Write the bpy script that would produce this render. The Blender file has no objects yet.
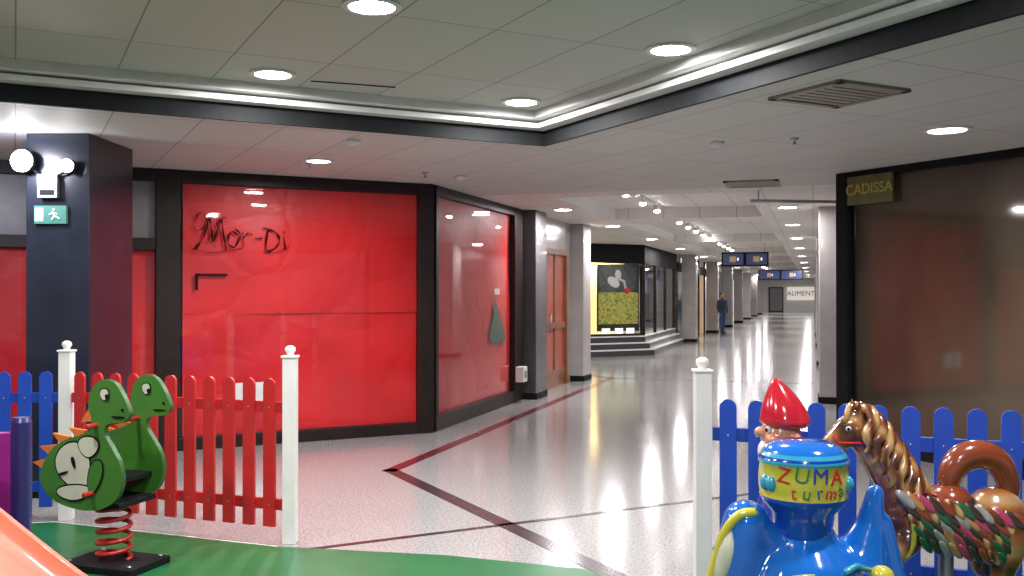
import bpy, bmesh, math, random
from mathutils import Vector, Matrix, Euler
from mathutils.geometry import tessellate_polygon
random.seed(7)
sc = bpy.context.scene
try:
    sc.view_settings.view_transform = 'Standard'
except Exception:
    pass
COL = sc.collection
H = 1.6
YAW = math.radians(17.5)
cy_, sy_ = math.cos(YAW), math.sin(YAW)

def S(x, d, z=0.0):
    """plan survey coordinates -> world (corridor runs along +Y)"""
    return Vector((cy_*x - sy_*d, sy_*x + cy_*d, z))

# ------------------------------------------------------------------ materials
def newmat(name):
    m = bpy.data.materials.new(name); m.use_nodes = True
    nt = m.node_tree; b = nt.nodes['Principled BSDF']
    return m, nt, b

def setp(b, **k):
    names = dict(color='Base Color', rough='Roughness', metal='Metallic', coat='Coat Weight', coatr='Coat Roughness',
                 spec='Specular IOR Level', emc='Emission Color', ems='Emission Strength', alpha='Alpha')
    for kk, v in k.items():
        s = b.inputs.get(names[kk])
        if s is not None:
            s.default_value = (v[0], v[1], v[2], 1.0) if isinstance(v, (tuple, list)) else v

def pm(name, color, rough=0.5, metal=0.0, coat=0.0, var=0.08, scale=8.0, bump=0.0, ems=0.0, emc=None, spec=0.5, stretch=None):
    m, nt, b = newmat(name)
    setp(b, color=color, rough=rough, metal=metal, coat=coat, coatr=0.05, spec=spec)
    tc = nt.nodes.new('ShaderNodeTexCoord')
    n = nt.nodes.new('ShaderNodeTexNoise'); n.inputs['Scale'].default_value = scale; n.inputs['Detail'].default_value = 4
    if stretch:
        mp = nt.nodes.new('ShaderNodeMapping'); mp.inputs['Scale'].default_value = stretch
        nt.links.new(tc.outputs['Object'], mp.inputs['Vector']); nt.links.new(mp.outputs['Vector'], n.inputs['Vector'])
    else:
        nt.links.new(tc.outputs['Object'], n.inputs['Vector'])
    r = nt.nodes.new('ShaderNodeValToRGB')
    r.color_ramp.elements[0].position = 0.3; r.color_ramp.elements[1].position = 0.7
    r.color_ramp.elements[0].color = tuple(c*(1-var) for c in color)+(1,)
    r.color_ramp.elements[1].color = tuple(min(1, c*(1+var)) for c in color)+(1,)
    nt.links.new(n.outputs['Fac'], r.inputs['Fac']); nt.links.new(r.outputs['Color'], b.inputs['Base Color'])
    if bump > 0:
        bp = nt.nodes.new('ShaderNodeBump'); bp.inputs['Strength'].default_value = bump; bp.inputs['Distance'].default_value = 0.02
        nt.links.new(n.outputs['Fac'], bp.inputs['Height']); nt.links.new(bp.outputs['Normal'], b.inputs['Normal'])
    if ems > 0:
        setp(b, emc=emc or color, ems=ems)
    return m

def papermat(name, color):
    m, nt, b = newmat(name); setp(b, rough=0.45, spec=0.35)
    tc = nt.nodes.new('ShaderNodeTexCoord')
    n = nt.nodes.new('ShaderNodeTexNoise'); n.inputs['Scale'].default_value = 1.2; n.inputs['Detail'].default_value = 5
    v = nt.nodes.new('ShaderNodeTexVoronoi'); v.feature = 'DISTANCE_TO_EDGE'; v.inputs['Scale'].default_value = 2.4
    dn = nt.nodes.new('ShaderNodeMixRGB'); dn.inputs['Fac'].default_value = 0.35
    nt.links.new(tc.outputs['Object'], n.inputs['Vector'])
    nt.links.new(tc.outputs['Object'], dn.inputs['Color1']); nt.links.new(n.outputs['Color'], dn.inputs['Color2'])
    nt.links.new(dn.outputs['Color'], v.inputs['Vector'])
    r = nt.nodes.new('ShaderNodeValToRGB')
    r.color_ramp.elements[0].position = 0.3; r.color_ramp.elements[1].position = 0.7
    r.color_ramp.elements[0].color = tuple(c*0.84 for c in color)+(1,); r.color_ramp.elements[1].color = tuple(c*1.16 for c in color)+(1,)
    nt.links.new(n.outputs['Fac'], r.inputs['Fac']); nt.links.new(r.outputs['Color'], b.inputs['Base Color'])
    ad = nt.nodes.new('ShaderNodeMath'); ad.operation = 'ADD'
    mn = nt.nodes.new('ShaderNodeMath'); mn.operation = 'MINIMUM'; mn.inputs[1].default_value = 0.12
    nt.links.new(v.outputs['Distance'], mn.inputs[0]); nt.links.new(mn.outputs[0], ad.inputs[0]); nt.links.new(n.outputs['Fac'], ad.inputs[1])
    bp = nt.nodes.new('ShaderNodeBump'); bp.inputs['Strength'].default_value = 0.55; bp.inputs['Distance'].default_value = 0.05
    nt.links.new(ad.outputs[0], bp.inputs['Height']); nt.links.new(bp.outputs['Normal'], b.inputs['Normal'])
    return m

def tilemat(name, color, rot, w=1.2, h=0.6, line=(0.12, 0.12, 0.12), mortar=0.006, offset=0.0):
    m, nt, b = newmat(name)
    tc = nt.nodes.new('ShaderNodeTexCoord'); mp = nt.nodes.new('ShaderNodeMapping')
    mp.inputs['Rotation'].default_value = (0, 0, rot)
    nt.links.new(tc.outputs['Object'], mp.inputs['Vector'])
    br = nt.nodes.new('ShaderNodeTexBrick'); br.offset = offset
    br.inputs['Scale'].default_value = 1.0
    br.inputs['Color1'].default_value = tuple(color)+(1,)
    br.inputs['Color2'].default_value = tuple(c*0.93 for c in color)+(1,)
    br.inputs['Mortar'].default_value = tuple(line)+(1,)
    br.inputs['Mortar Size'].default_value = mortar
    br.inputs['Mortar Smooth'].default_value = 0.3
    br.inputs['Brick Width'].default_value = w; br.inputs['Row Height'].default_value = h
    nt.links.new(mp.outputs['Vector'], br.inputs['Vector'])
    nt.links.new(br.outputs['Color'], b.inputs['Base Color'])
    setp(b, rough=0.6)
    return m

def floormat():
    m, nt, b = newmat('terrazzo')
    tc = nt.nodes.new('ShaderNodeTexCoord')
    v = nt.nodes.new('ShaderNodeTexVoronoi'); v.inputs['Scale'].default_value = 90
    n = nt.nodes.new('ShaderNodeTexNoise'); n.inputs['Scale'].default_value = 55; n.inputs['Detail'].default_value = 6
    nt.links.new(tc.outputs['Object'], v.inputs['Vector']); nt.links.new(tc.outputs['Object'], n.inputs['Vector'])
    r = nt.nodes.new('ShaderNodeValToRGB')
    r.color_ramp.elements[0].position = 0.34; r.color_ramp.elements[0].color = (0.225, 0.22, 0.215, 1)
    r.color_ramp.elements[1].position = 0.60; r.color_ramp.elements[1].color = (0.39, 0.375, 0.37, 1)
    nt.links.new(n.outputs['Fac'], r.inputs['Fac'])
    mx = nt.nodes.new('ShaderNodeMixRGB'); mx.blend_type = 'MULTIPLY'; mx.inputs['Fac'].default_value = 0.12
    nt.links.new(r.outputs['Color'], mx.inputs['Color1']); nt.links.new(v.outputs['Color'], mx.inputs['Color2'])
    nt.links.new(mx.outputs['Color'], b.inputs['Base Color'])
    n2 = nt.nodes.new('ShaderNodeTexNoise'); n2.inputs['Scale'].default_value = 3
    nt.links.new(tc.outputs['Object'], n2.inputs['Vector'])
    bp = nt.nodes.new('ShaderNodeBump'); bp.inputs['Strength'].default_value = 0.04; bp.inputs['Distance'].default_value = 0.02
    nt.links.new(n2.outputs['Fac'], bp.inputs['Height']); nt.links.new(bp.outputs['Normal'], b.inputs['Normal'])
    setp(b, rough=0.14, spec=0.8)
    return m

def glassmat(name, tint=(1, 1, 1), refl=1.0, rough=0.02):
    m = bpy.data.materials.new(name); m.use_nodes = True; nt = m.node_tree
    for n in list(nt.nodes): nt.nodes.remove(n)
    o = nt.nodes.new('ShaderNodeOutputMaterial'); mix = nt.nodes.new('ShaderNodeMixShader')
    t = nt.nodes.new('ShaderNodeBsdfTransparent'); t.inputs['Color'].default_value = tuple(tint)+(1,)
    g = nt.nodes.new('ShaderNodeBsdfGlossy'); g.inputs['Roughness'].default_value = rough
    f = nt.nodes.new('ShaderNodeLayerWeight'); f.inputs['Blend'].default_value = 0.5
    pw = nt.nodes.new('ShaderNodeMath'); pw.operation = 'POWER'; pw.inputs[1].default_value = 4.0
    mm = nt.nodes.new('ShaderNodeMath'); mm.operation = 'MULTIPLY_ADD'; mm.inputs[1].default_value = 0.85*refl; mm.inputs[2].default_value = 0.05*refl
    mm.use_clamp = True
    nt.links.new(f.outputs['Facing'], pw.inputs[0]); nt.links.new(pw.outputs[0], mm.inputs[0]); nt.links.new(mm.outputs[0], mix.inputs[0])
    nt.links.new(t.outputs[0], mix.inputs[1]); nt.links.new(g.outputs[0], mix.inputs[2])
    nt.links.new(mix.outputs[0], o.inputs[0])
    return m

def emimat(name, color, s):
    m, nt, b = newmat(name); setp(b, color=color, emc=color, ems=s, rough=0.4); return m

def rampmat(name, stops, scale=6.0, rough=0.25, coat=0.6, kind='wave', dist=6.0, interp='CONSTANT', rot=(0, 0, 0)):
    m, nt, b = newmat(name); setp(b, rough=rough, coat=coat, coatr=0.05)
    tc = nt.nodes.new('ShaderNodeTexCoord'); mp = nt.nodes.new('ShaderNodeMapping'); mp.inputs['Rotation'].default_value = rot
    nt.links.new(tc.outputs['Object'], mp.inputs['Vector'])
    if kind == 'wave':
        n = nt.nodes.new('ShaderNodeTexWave'); n.inputs['Scale'].default_value = scale; n.inputs['Distortion'].default_value = dist
        n.inputs['Detail'].default_value = 2; out = n.outputs['Fac']
    elif kind == 'noise':
        n = nt.nodes.new('ShaderNodeTexNoise'); n.inputs['Scale'].default_value = scale; n.inputs['Detail'].default_value = 2; out = n.outputs['Fac']
    nt.links.new(mp.outputs['Vector'], n.inputs['Vector'])
    r = nt.nodes.new('ShaderNodeValToRGB'); r.color_ramp.interpolation = interp
    els = r.color_ramp.elements
    els[0].position = stops[0][0]; els[0].color = tuple(stops[0][1])+(1,)
    els[1].position = stops[1][0]; els[1].color = tuple(stops[1][1])+(1,)
    for p, c in stops[2:]:
        e = els.new(p); e.color = tuple(c)+(1,)
    nt.links.new(out, r.inputs['Fac']); nt.links.new(r.outputs['Color'], b.inputs['Base Color'])
    return m

M = {}
M['floor'] = floormat()
M['ceil45'] = tilemat('ceiling_tiles_diagonal', (0.54, 0.54, 0.51), math.radians(45), 1.2, 0.6, line=(0.24, 0.24, 0.23))
M['ceilhi'] = tilemat('ceiling_tiles_raised', (0.46, 0.495, 0.44), math.radians(45), 1.2, 0.6, line=(0.20, 0.20, 0.19))
M['ceil0'] = tilemat('ceiling_tiles_corridor', (0.70, 0.67, 0.63), 0, 0.6, 1.2, line=(0.3, 0.3, 0.3))
M['white'] = pm('white_paint', (0.62, 0.63, 0.61), 0.5, var=0.04)
M['postwhite'] = pm('white_post_paint', (0.70, 0.69, 0.67), 0.35, coat=0.2, var=0.04)
M['black'] = pm('black_trim', (0.009, 0.010, 0.011), 0.6, var=0.2, spec=0.10)
M['ink'] = pm('marker_ink', (0.03, 0.002, 0.003), 0.6, var=0.3, spec=0.1)
M['frame'] = pm('dark_bronze_frame', (0.018, 0.011, 0.010), 0.4, var=0.2, spec=0.22)
M['pillar'] = pm('dark_slate_pillar', (0.014, 0.017, 0.026), 0.22, coat=0.15, var=0.25, scale=3, spec=0.4)
M['pillarg'] = pm('grey_pillar', (0.08, 0.075, 0.08), 0.25, coat=0.2, var=0.12, scale=3)
M['pillarl'] = pm('light_pillar', (0.38, 0.36, 0.35), 0.2, coat=0.3, var=0.08, scale=3)
M['redpaper'] = papermat('red_paper', (0.56, 0.010, 0.013))
M['glass'] = glassmat('window_glass', (0.97, 0.97, 0.97), 1.0)
M['glassd'] = glassmat('smoked_glass', (0.85, 0.82, 0.78), 1.5, 0.05)
M['transom'] = pm('transom_panel', (0.15, 0.14, 0.145), 0.35, var=0.1)
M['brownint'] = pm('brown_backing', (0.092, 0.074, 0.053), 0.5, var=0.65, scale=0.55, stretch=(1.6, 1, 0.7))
M['inlay'] = rampmat('inlay_stone', [(0.0, (0.05, 0.02, 0.02)), (0.45, (0.17, 0.02, 0.03)), (0.62, (0.03, 0.02, 0.02))], scale=9, rough=0.2, coat=0.0, kind='noise')
M['inlayd'] = pm('inlay_dark_stone', (0.05, 0.03, 0.035), 0.2, var=0.3, scale=20)
M['green'] = pm('green_mat', (0.006, 0.105, 0.030), 0.36, var=0.15, scale=5)
M['red'] = pm('red_fence_paint', (0.46, 0.016, 0.018), 0.4, coat=0.2, var=0.08)
M['blue'] = pm('blue_fence_paint', (0.010, 0.055, 0.38), 0.4, coat=0.2, var=0.08)
M['lamp'] = emimat('lamp_glow', (1.0, 0.97, 1.0), 55)
M['lamplow'] = emimat('lamp_glow_soft', (1.0, 0.95, 1.0), 14)
M['signtext'] = pm('sign_letters', (0.36, 0.34, 0.06), 0.5)
M['signback'] = pm('sign_olive_board', (0.10, 0.10, 0.035), 0.5, var=0.2)
M['vent'] = pm('vent_grille', (0.24, 0.21, 0.17), 0.5)
M['wood'] = pm('varnished_wood', (0.20, 0.07, 0.025), 0.35, coat=0.4, var=0.25, scale=6)
M['doorred'] = pm('orange_brown_door_panel', (0.36, 0.055, 0.025), 0.3, coat=0.4, var=0.2, scale=4)
M['metal'] = pm('grey_metal', (0.35, 0.35, 0.37), 0.3, metal=0.8)

# ------------------------------------------------------------------ builder
class Bld:
    def __init__(s, name, loc=(0, 0, 0), rz=0.0, parent=None, rot=None):
        s.bm = bmesh.new(); s.name = name; s.mats = []; s.parent = parent
        s.M = Matrix.Translation(Vector(loc)) @ (rot.to_matrix().to_4x4() if rot else Matrix.Rotation(rz, 4, 'Z'))
    def mi(s, mat):
        if isinstance(mat, str): mat = M[mat]
        if mat not in s.mats: s.mats.append(mat)
        return s.mats.index(mat)
    def add(s, verts, faces, mat, smooth=False):
        i = s.mi(mat); vs = [s.bm.verts.new(v) for v in verts]
        for f in faces:
            try:
                fc = s.bm.faces.new([vs[k] for k in f]); fc.material_index = i; fc.smooth = smooth
            except ValueError: pass
        return vs
    def box(s, a, b, mat):
        x0, y0, z0 = a; x1, y1, z1 = b
        v = [(x0, y0, z0), (x1, y0, z0), (x1, y1, z0), (x0, y1, z0), (x0, y0, z1), (x1, y0, z1), (x1, y1, z1), (x0, y1, z1)]
        s.add(v, [(0, 3, 2, 1), (4, 5, 6, 7), (0, 1, 5, 4), (1, 2, 6, 5), (2, 3, 7, 6), (3, 0, 4, 7)], mat)
    def pane(s, x0, x1, y, z0, z1, mat):
        s.add([(x0, y, z0), (x1, y, z0), (x1, y, z1), (x0, y, z1)], [(0, 1, 2, 3)], mat)
    def panex(s, x, y0, y1, z0, z1, mat):
        s.add([(x, y0, z0), (x, y1, z0), (x, y1, z1), (x, y0, z1)], [(0, 1, 2, 3)], mat)
    def prism(s, pts, fn, mat, matside=None):
        n = len(pts)
        v = [fn(p, 0) for p in pts]+[fn(p, 1) for p in pts]
        tr = tessellate_polygon([[Vector((p[0], p[1], 0)) for p in pts]])
        s.add(v, [tuple(t) for t in tr]+[tuple(n+k for k in reversed(t)) for t in tr], mat)
        s.add(v, [(i, (i+1) % n, n+(i+1) % n, n+i) for i in range(n)], matside or mat)
    def lathe(s, c, prof, mats, seg=32, smooth=True, shear=None):
        c = Vector(c)
        for j in range(len(prof)-1):
            (r0, z0), (r1, z1) = prof[j], prof[j+1]
            vs = []
            for (r, z) in ((r0, z0), (r1, z1)):
                off = shear(z) if shear else Vector((0, 0, 0))
                for k in range(seg):
                    a = 2*math.pi*k/seg
                    vs.append(c+off+Vector((r*math.cos(a), r*math.sin(a), z)))
            mt = mats[j] if isinstance(mats, list) else mats
            s.add(vs, [(k, (k+1) % seg, seg+(k+1) % seg, seg+k) for k in range(seg)], mt, smooth)
        if prof[0][0] > 1e-5: s.disc(c+(shear(prof[0][1]) if shear else Vector())+Vector((0, 0, prof[0][1])), prof[0][0], mats[0] if isinstance(mats, list) else mats, seg, True)
        if prof[-1][0] > 1e-5: s.disc(c+(shear(prof[-1][1]) if shear else Vector())+Vector((0, 0, prof[-1][1])), prof[-1][0], mats[-1] if isinstance(mats, list) else mats, seg)
    def disc(s, c, r, mat, seg=32, flip=False):
        c = Vector(c)
        v = [c+Vector((r*math.cos(2*math.pi*k/seg), r*math.sin(2*math.pi*k/seg), 0)) for k in range(seg)]
        s.add(v, [tuple(range(seg)) if not flip else tuple(reversed(range(seg)))], mat)
    def tube(s, path, r, mat, seg=8, squash=None):
        path = [Vector(p) for p in path]; n = len(path)
        rs = r if isinstance(r, (list, tuple)) else [r]*n
        vs = []; up = Vector((0, 0, 1))
        prev = None
        for i, p in enumerate(path):
            t = (path[min(i+1, n-1)]-path[max(i-1, 0)]).normalized()
            if prev is None:
                a = up if abs(t.dot(up)) < 0.9 else Vector((1, 0, 0))
                u = t.cross(a).normalized()
            else:
                u = (prev-t*prev.dot(t)).normalized()
            prev = u; w = t.cross(u)
            for k in range(seg):
                an = 2*math.pi*k/seg
                o = rs[i]*(math.cos(an)*u+math.sin(an)*w)
                if squash: o.y *= squash
                vs.append(p+o)
        fs = [(i*seg+k, i*seg+(k+1) % seg, (i+1)*seg+(k+1) % seg, (i+1)*seg+k) for i in range(n-1) for k in range(seg)]
        fs += [tuple(range(seg)), tuple((n-1)*seg+k for k in reversed(range(seg)))]
        s.add(vs, fs, mat, True)
    def ell(s, c, r, mat, rot=None, seg=20):
        R = (rot.to_matrix() if rot else Matrix.Identity(3)); c = Vector(c); vs = []; fs = []
        n = seg//2
        for i in range(n+1):
            th = math.pi*i/n
            for k in range(seg):
                ph = 2*math.pi*k/seg
                vs.append(c+R @ Vector((r[0]*math.sin(th)*math.cos(ph), r[1]*math.sin(th)*math.sin(ph), r[2]*math.cos(th))))
        for i in range(n):
            for k in range(seg):
                fs.append((i*seg+k, (i+1)*seg+k, (i+1)*seg+(k+1) % seg, i*seg+(k+1) % seg))
        s.add(vs, fs, mat, True)
    def cap(s, p0, p1, r0, r1, mat, n=None):
        p0 = Vector(p0); p1 = Vector(p1); L = (p1-p0).length
        n = n or max(2, int(L/(0.35*min(r0, r1)))+1)
        n = min(n, 24)
        for i in range(n+1):
            f = i/n; r = r0+(r1-r0)*f
            s.ell(p0.lerp(p1, f), (r, r, r), mat, seg=14)
    def done(s, bevel=0.0, remesh=0.0, smooth=0, weld=True):
        if weld and not remesh: bmesh.ops.remove_doubles(s.bm, verts=s.bm.verts, dist=1e-5)
        bmesh.ops.recalc_face_normals(s.bm, faces=s.bm.faces)
        me = bpy.data.meshes.new(s.name); s.bm.to_mesh(me); s.bm.free()
        for m in s.mats: me.materials.append(m)
        o = bpy.data.objects.new(s.name, me); COL.objects.link(o); o.matrix_world = s.M
        if s.parent:
            o.parent = s.parent
            o.matrix_parent_inverse = s.parent.matrix_world.inverted()
        if remesh:
            r = o.modifiers.new('remesh', 'REMESH'); r.mode = 'VOXEL'; r.voxel_size = remesh; r.use_smooth_shade = True
            if smooth:
                q = o.modifiers.new('smooth', 'SMOOTH'); q.factor = 0.5; q.iterations = smooth
        if bevel:
            q = o.modifiers.new('bevel', 'BEVEL'); q.width = bevel; q.segments = 2; q.limit_method = 'ANGLE'; q.angle_limit = math.radians(50)
        return o

def empty(name, loc, rz=0.0):
    e = bpy.data.objects.new(name, None); COL.objects.link(e); e.empty_display_size = 0.1
    e.matrix_world = Matrix.Translation(Vector(loc)) @ Matrix.Rotation(rz, 4, 'Z')
    return e

def text(body, size, mat, parent, mtx, extrude=0.003, name='lettering', align='CENTER'):
    c = bpy.data.curves.new(name, 'FONT'); c.body = body; c.size = size; c.extrude = extrude; c.align_x = align; c.align_y = 'CENTER'
    c.materials.append(M[mat] if isinstance(mat, str) else mat)
    o = bpy.data.objects.new(name, c); COL.objects.link(o)
    o.parent = parent
    o.matrix_parent_inverse = parent.matrix_world.inverted() if parent else Matrix()
    o.matrix_basis = mtx
    return o

def area(name, loc, size, energy, color=(1, 1, 1), rot=(0, 0, 0), shape='DISK', parent=None):
    l = bpy.data.lights.new(name, 'AREA'); l.shape = shape; l.size = size; l.energy = energy; l.color = color
    o = bpy.data.objects.new(name, l); COL.objects.link(o); o.location = loc; o.rotation_euler = rot
    return o

def catmull(pts, n=4, closed=True):
    out = []; m = len(pts)
    rng = range(m) if closed else range(m-1)
    for i in rng:
        if closed: p0, p1, p2, p3 = [Vector(pts[(i+k-1) % m]) for k in range(4)]
        else: p0, p1, p2, p3 = [Vector(pts[max(0, min(m-1, i+k-1))]) for k in range(4)]
        for j in range(n):
            t = j/n
            out.append(tuple(0.5*((2*p1)+(-p0+p2)*t+(2*p0-5*p1+4*p2-p3)*t*t+(-p0+3*p1-3*p2+p3)*t**3)))
    if not closed: out.append(tuple(pts[-1]))
    return out

# ------------------------------------------------------------------ room
ZC = 2.85; ZH = 3.08
b = Bld('floor'); b.box((-14, -9, -0.1), (13, 90, 0.0), 'floor'); b.done()

C = Vector((-2.16, 7.78, 0)); r2 = math.sqrt(0.5)
e1 = Vector((-r2, -r2, 0)); e2 = Vector((r2, -r2, 0))
def CC(a, c, z=0): return C+e1*a+e2*c+Vector((0, 0, z))
LA, LB = 9.0, 9.5
YS = 11.6
b = Bld('ceiling')
outer = [Vector((-14, -9, 0)), Vector((13, -9, 0)), Vector((13, YS, 0)), Vector((-14, YS, 0))]
hole = [CC(0, 0), CC(LA, 0), CC(LA, LB), CC(0, LB)]
tri = tessellate_polygon([outer, hole]); allv = outer+hole
b.add([v+Vector((0, 0, ZC)) for v in allv], [tuple(t) for t in tri], 'ceil45')
CX0, CX1 = -3.25, -0.75
b.box((-14, YS, ZC), (CX0, 90, ZC+0.05), 'ceil0')
b.box((CX1, YS, ZC), (13, 90, ZC+0.05), 'ceil0')
b.box((CX0, YS, ZC), (CX1, YS+0.5, ZC+0.25), 'ceil0')
b.box((CX0, YS+0.5, ZC+0.18), (CX1, 90, ZC+0.25), 'ceil0')
y = YS+4.5
while y < 88:
    b.box((CX0, y, ZC), (CX1, y+0.9, ZC+0.2), 'ceil0'); y += 7.5
b.box((CX0-0.02, YS, ZC-0.004), (CX0+0.03, 90, ZC+0.2), 'white'); b.box((CX1-0.03, YS, ZC-0.004), (CX1+0.02, 90, ZC+0.2), 'white')
q = [CC(-0.05, -0.05, ZH), CC(LA+0.05, -0.05, ZH), CC(LA+0.05, LB+0.05, ZH), CC(-0.05, LB+0.05, ZH)]
b.add(q, [(0, 1, 2, 3)], 'ceilhi')
b.done(weld=False)
def ring(name, inset0, inset1, z0, z1, mat):
    b = Bld(name)
    o = [(-inset0, -inset0), (LA+inset0, -inset0), (LA+inset0, LB+inset0), (-inset0, LB+inset0)]
    i = [(-inset1, -inset1), (LA+inset1, -inset1), (LA+inset1, LB+inset1), (-inset1, LB+inset1)]
    v = [CC(p[0], p[1], z0) for p in o]+[CC(p[0], p[1], z0) for p in i]+[CC(p[0], p[1], z1) for p in o]+[CC(p[0], p[1], z1) for p in i]
    f = []
    for k in range(4):
        n = (k+1) % 4
        f += [(k, n, 4+n, 4+k), (8+k, 8+n, 12+n, 12+k), (k, n, 8+n, 8+k), (4+k, 4+n, 12+n, 12+k)]
    b.add(v, f, mat); return b.done()
ring('trim_1', 0.0, -0.03, ZC-0.012, ZC+0.11, 'black')
ring('trim_2', 0.0, -0.15, ZC+0.111, ZC+0.15, 'white')
ring('trim_3', 0.0, -0.24, ZC+0.166, ZH-0.001, 'white')
# ---- left diagonal shopfront
K = Vector((-4.2, 10.2, 0))
e = empty('shopfront_red_papered', K, math.radians(225))
b = Bld('frame', K, math.radians(225), e)
posts = [(-0.02, 0.16), (2.765, 2.99), (4.5, 4.62), (6.2, 6.32), (8.2, 8.4)]
for p in posts: b.box((p[0], -0.06, 0), (p[1], 0.06, ZC), 'frame')
b.box((0, -0.05, ZC-0.13), (8.3, 0.05, ZC), 'frame')
b.box((0, -0.06, 0), (8.3, 0.05, 0.13), 'frame')
b.box((2.99, -0.05, 2.03), (8.3, 0.05, 2.15), 'frame')
b.done(bevel=0.006)
b = Bld('red_paper', K, math.radians(225), e)
def sheet(x0, x1, z0, z1, y, mat, nx=30, nz=30, amp=0.012):
    vs = []; fs = []
    for i in range(nx+1):
        for j in range(nz+1):
            u = i/nx; w = j/nz
            vs.append((x0+(x1-x0)*u, y+amp*math.sin(u*9+3*w)*math.cos(w*7+u*4), z0+(z1-z0)*w))
    for i in range(nx):
        for j in range(nz):
            a = i*(nz+1)+j; fs.append((a, a+nz+1, a+nz+2, a+1))
    b.add(vs, fs, mat, True)
sheet(0.12, 2.72, 0.1, 1.42, -0.047, 'redpaper', amp=0.008); sheet(0.12, 2.72, 1.38, 2.74, -0.036, 'redpaper', amp=0.008)
sheet(2.95, 8.3, 0.1, 2.06, -0.04, 'redpaper')
b.done()
b = Bld('glass_pane', K, math.radians(225), e)
b.pane(0.14, 2.78, 0.0, 0.12, ZC-0.12, 'glass'); b.pane(2.97, 8.3, 0.0, 0.12, 2.05, 'glass')
b.box((2.97, -0.03, 2.13), (8.3, -0.01, ZC-0.1), 'transom')
b.done()
b = Bld('handwriting', K, math.radians(225), e)
def stroke(pts, r=0.011):
    pts = catmull(pts, 3, False) if len(pts) > 2 else pts
    n = len(pts)
    b.tube([(2.62-u*1.04, 0.006, 2.05+v) for u, v in pts], [r*(0.65+0.35*math.sin(2.1*k+r*900)) for k in range(n)], 'ink', 6, squash=0.2)
stroke([(0.05, 0.36), (0.0, 0.25), (0.04, 0.19), (0.13, 0.27), (0.08, 0.38), (0.02, 0.33)], 0.006)
stroke([(0.02, 0.0), (0.10, 0.14), (0.15, 0.33), (0.17, 0.20), (0.19, 0.08), (0.26, 0.31), (0.28, 0.20), (0.31, -0.01)], 0.014)
stroke([(0.12, 0.05), (0.20, 0.22), (0.30, 0.36)], 0.005)
stroke([(0.20, 0.02), (0.24, 0.2), (0.22, 0.3), (0.34, 0.34)], 0.004)
stroke([(0.43, 0.15), (0.36, 0.19), (0.33, 0.07), (0.40, 0.03), (0.45, 0.16), (0.40, 0.22)], 0.012)
stroke([(0.47, 0.19), (0.49, 0.04)], 0.011); stroke([(0.49, 0.13), (0.53, 0.18), (0.57, 0.16)], 0.010)
stroke([(0.59, 0.12), (0.67, 0.13)], 0.012)
stroke([(0.73, 0.22), (0.71, 0.01), (0.80, 0.03), (0.85, 0.12), (0.80, 0.20), (0.68, 0.24)], 0.013)
stroke([(0.89, 0.16), (0.91, 0.02)], 0.012); stroke([(0.88, 0.20), (0.905, 0.205)], 0.012)
stroke([(0.68, 0.0), (0.80, -0.02), (0.95, 0.05)], 0.005)
stroke([(-0.04, 0.02), (0.10, -0.03), (0.3, -0.02), (0.5, 0.03)], 0.005)
b.box((2.28, 0.003, 1.775), (2.60, 0.008, 1.80), 'ink'); b.box((2.575, 0.003, 1.63), (2.605, 0.008, 1.80), 'ink')
b.done()
b = Bld('notice_paper', K, math.radians(225), e)
b.box((1.80, 0.006, 0.42), (2.0, 0.010, 0.66), 'white'); b.box((2.04, 0.006, 0.44), (2.2, 0.010, 0.66), 'white')
b.done()
b = Bld('wall_left', K, math.radians(225)); b.box((0.3, -0.25, 0), (8.4, -0.15, ZC), 'pillarg'); b.done()

# ---- face along corridor
e = empty('shopfront_corner_window', K, math.radians(90))
b = Bld('frame', K, math.radians(90), e)
for p in [(0.06, 0.14), (3.12, 3.5)]: b.box((p[0], -0.05, 0), (p[1], 0.05, ZC), 'frame')
b.box((0.06, -0.045, ZC-0.12), (3.5, 0.05, ZC), 'frame'); b.box((0.06, -0.045, 0), (3.5, 0.05, 0.17), 'frame')
b.done(bevel=0.005)
M['darkgreen'] = pm('painted_green_reflection', (0.03, 0.07, 0.045), 0.5, var=0.3)
b = Bld('red_paper', K, math.radians(90), e); sheet(0.1, 3.15, 0.15, 2.75, 0.035, 'redpaper')
refl_shape = catmull([(2.15, 0.98), (2.5, 0.88), (2.85, 0.95), (2.70, 1.18), (2.45, 1.45), (2.38, 1.52), (2.32, 1.3)], 4)  # green reflection in the glass, painted as a flat shape
b.prism(refl_shape, lambda p, k: Vector((p[0], 0.012+0.004*k, p[1])), 'darkgreen')
b.box((2.36, 0.012, 1.58), (2.58, 0.016, 1.66), 'white'); b.done()
b = Bld('glass_pane', K, math.radians(90), e); b.pane(0.13, 3.16, -0.004, 0.16, ZC-0.11, 'glass'); b.done()
b = Bld('socket_box'); b.box((-4.14, 13.3, 0.30), (-4.02, 13.5, 0.52), 'white'); b.box((-4.015, 13.36, 0.36), (-4.01, 13.44, 0.46), 'transom'); b.done(bevel=0.01)

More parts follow.
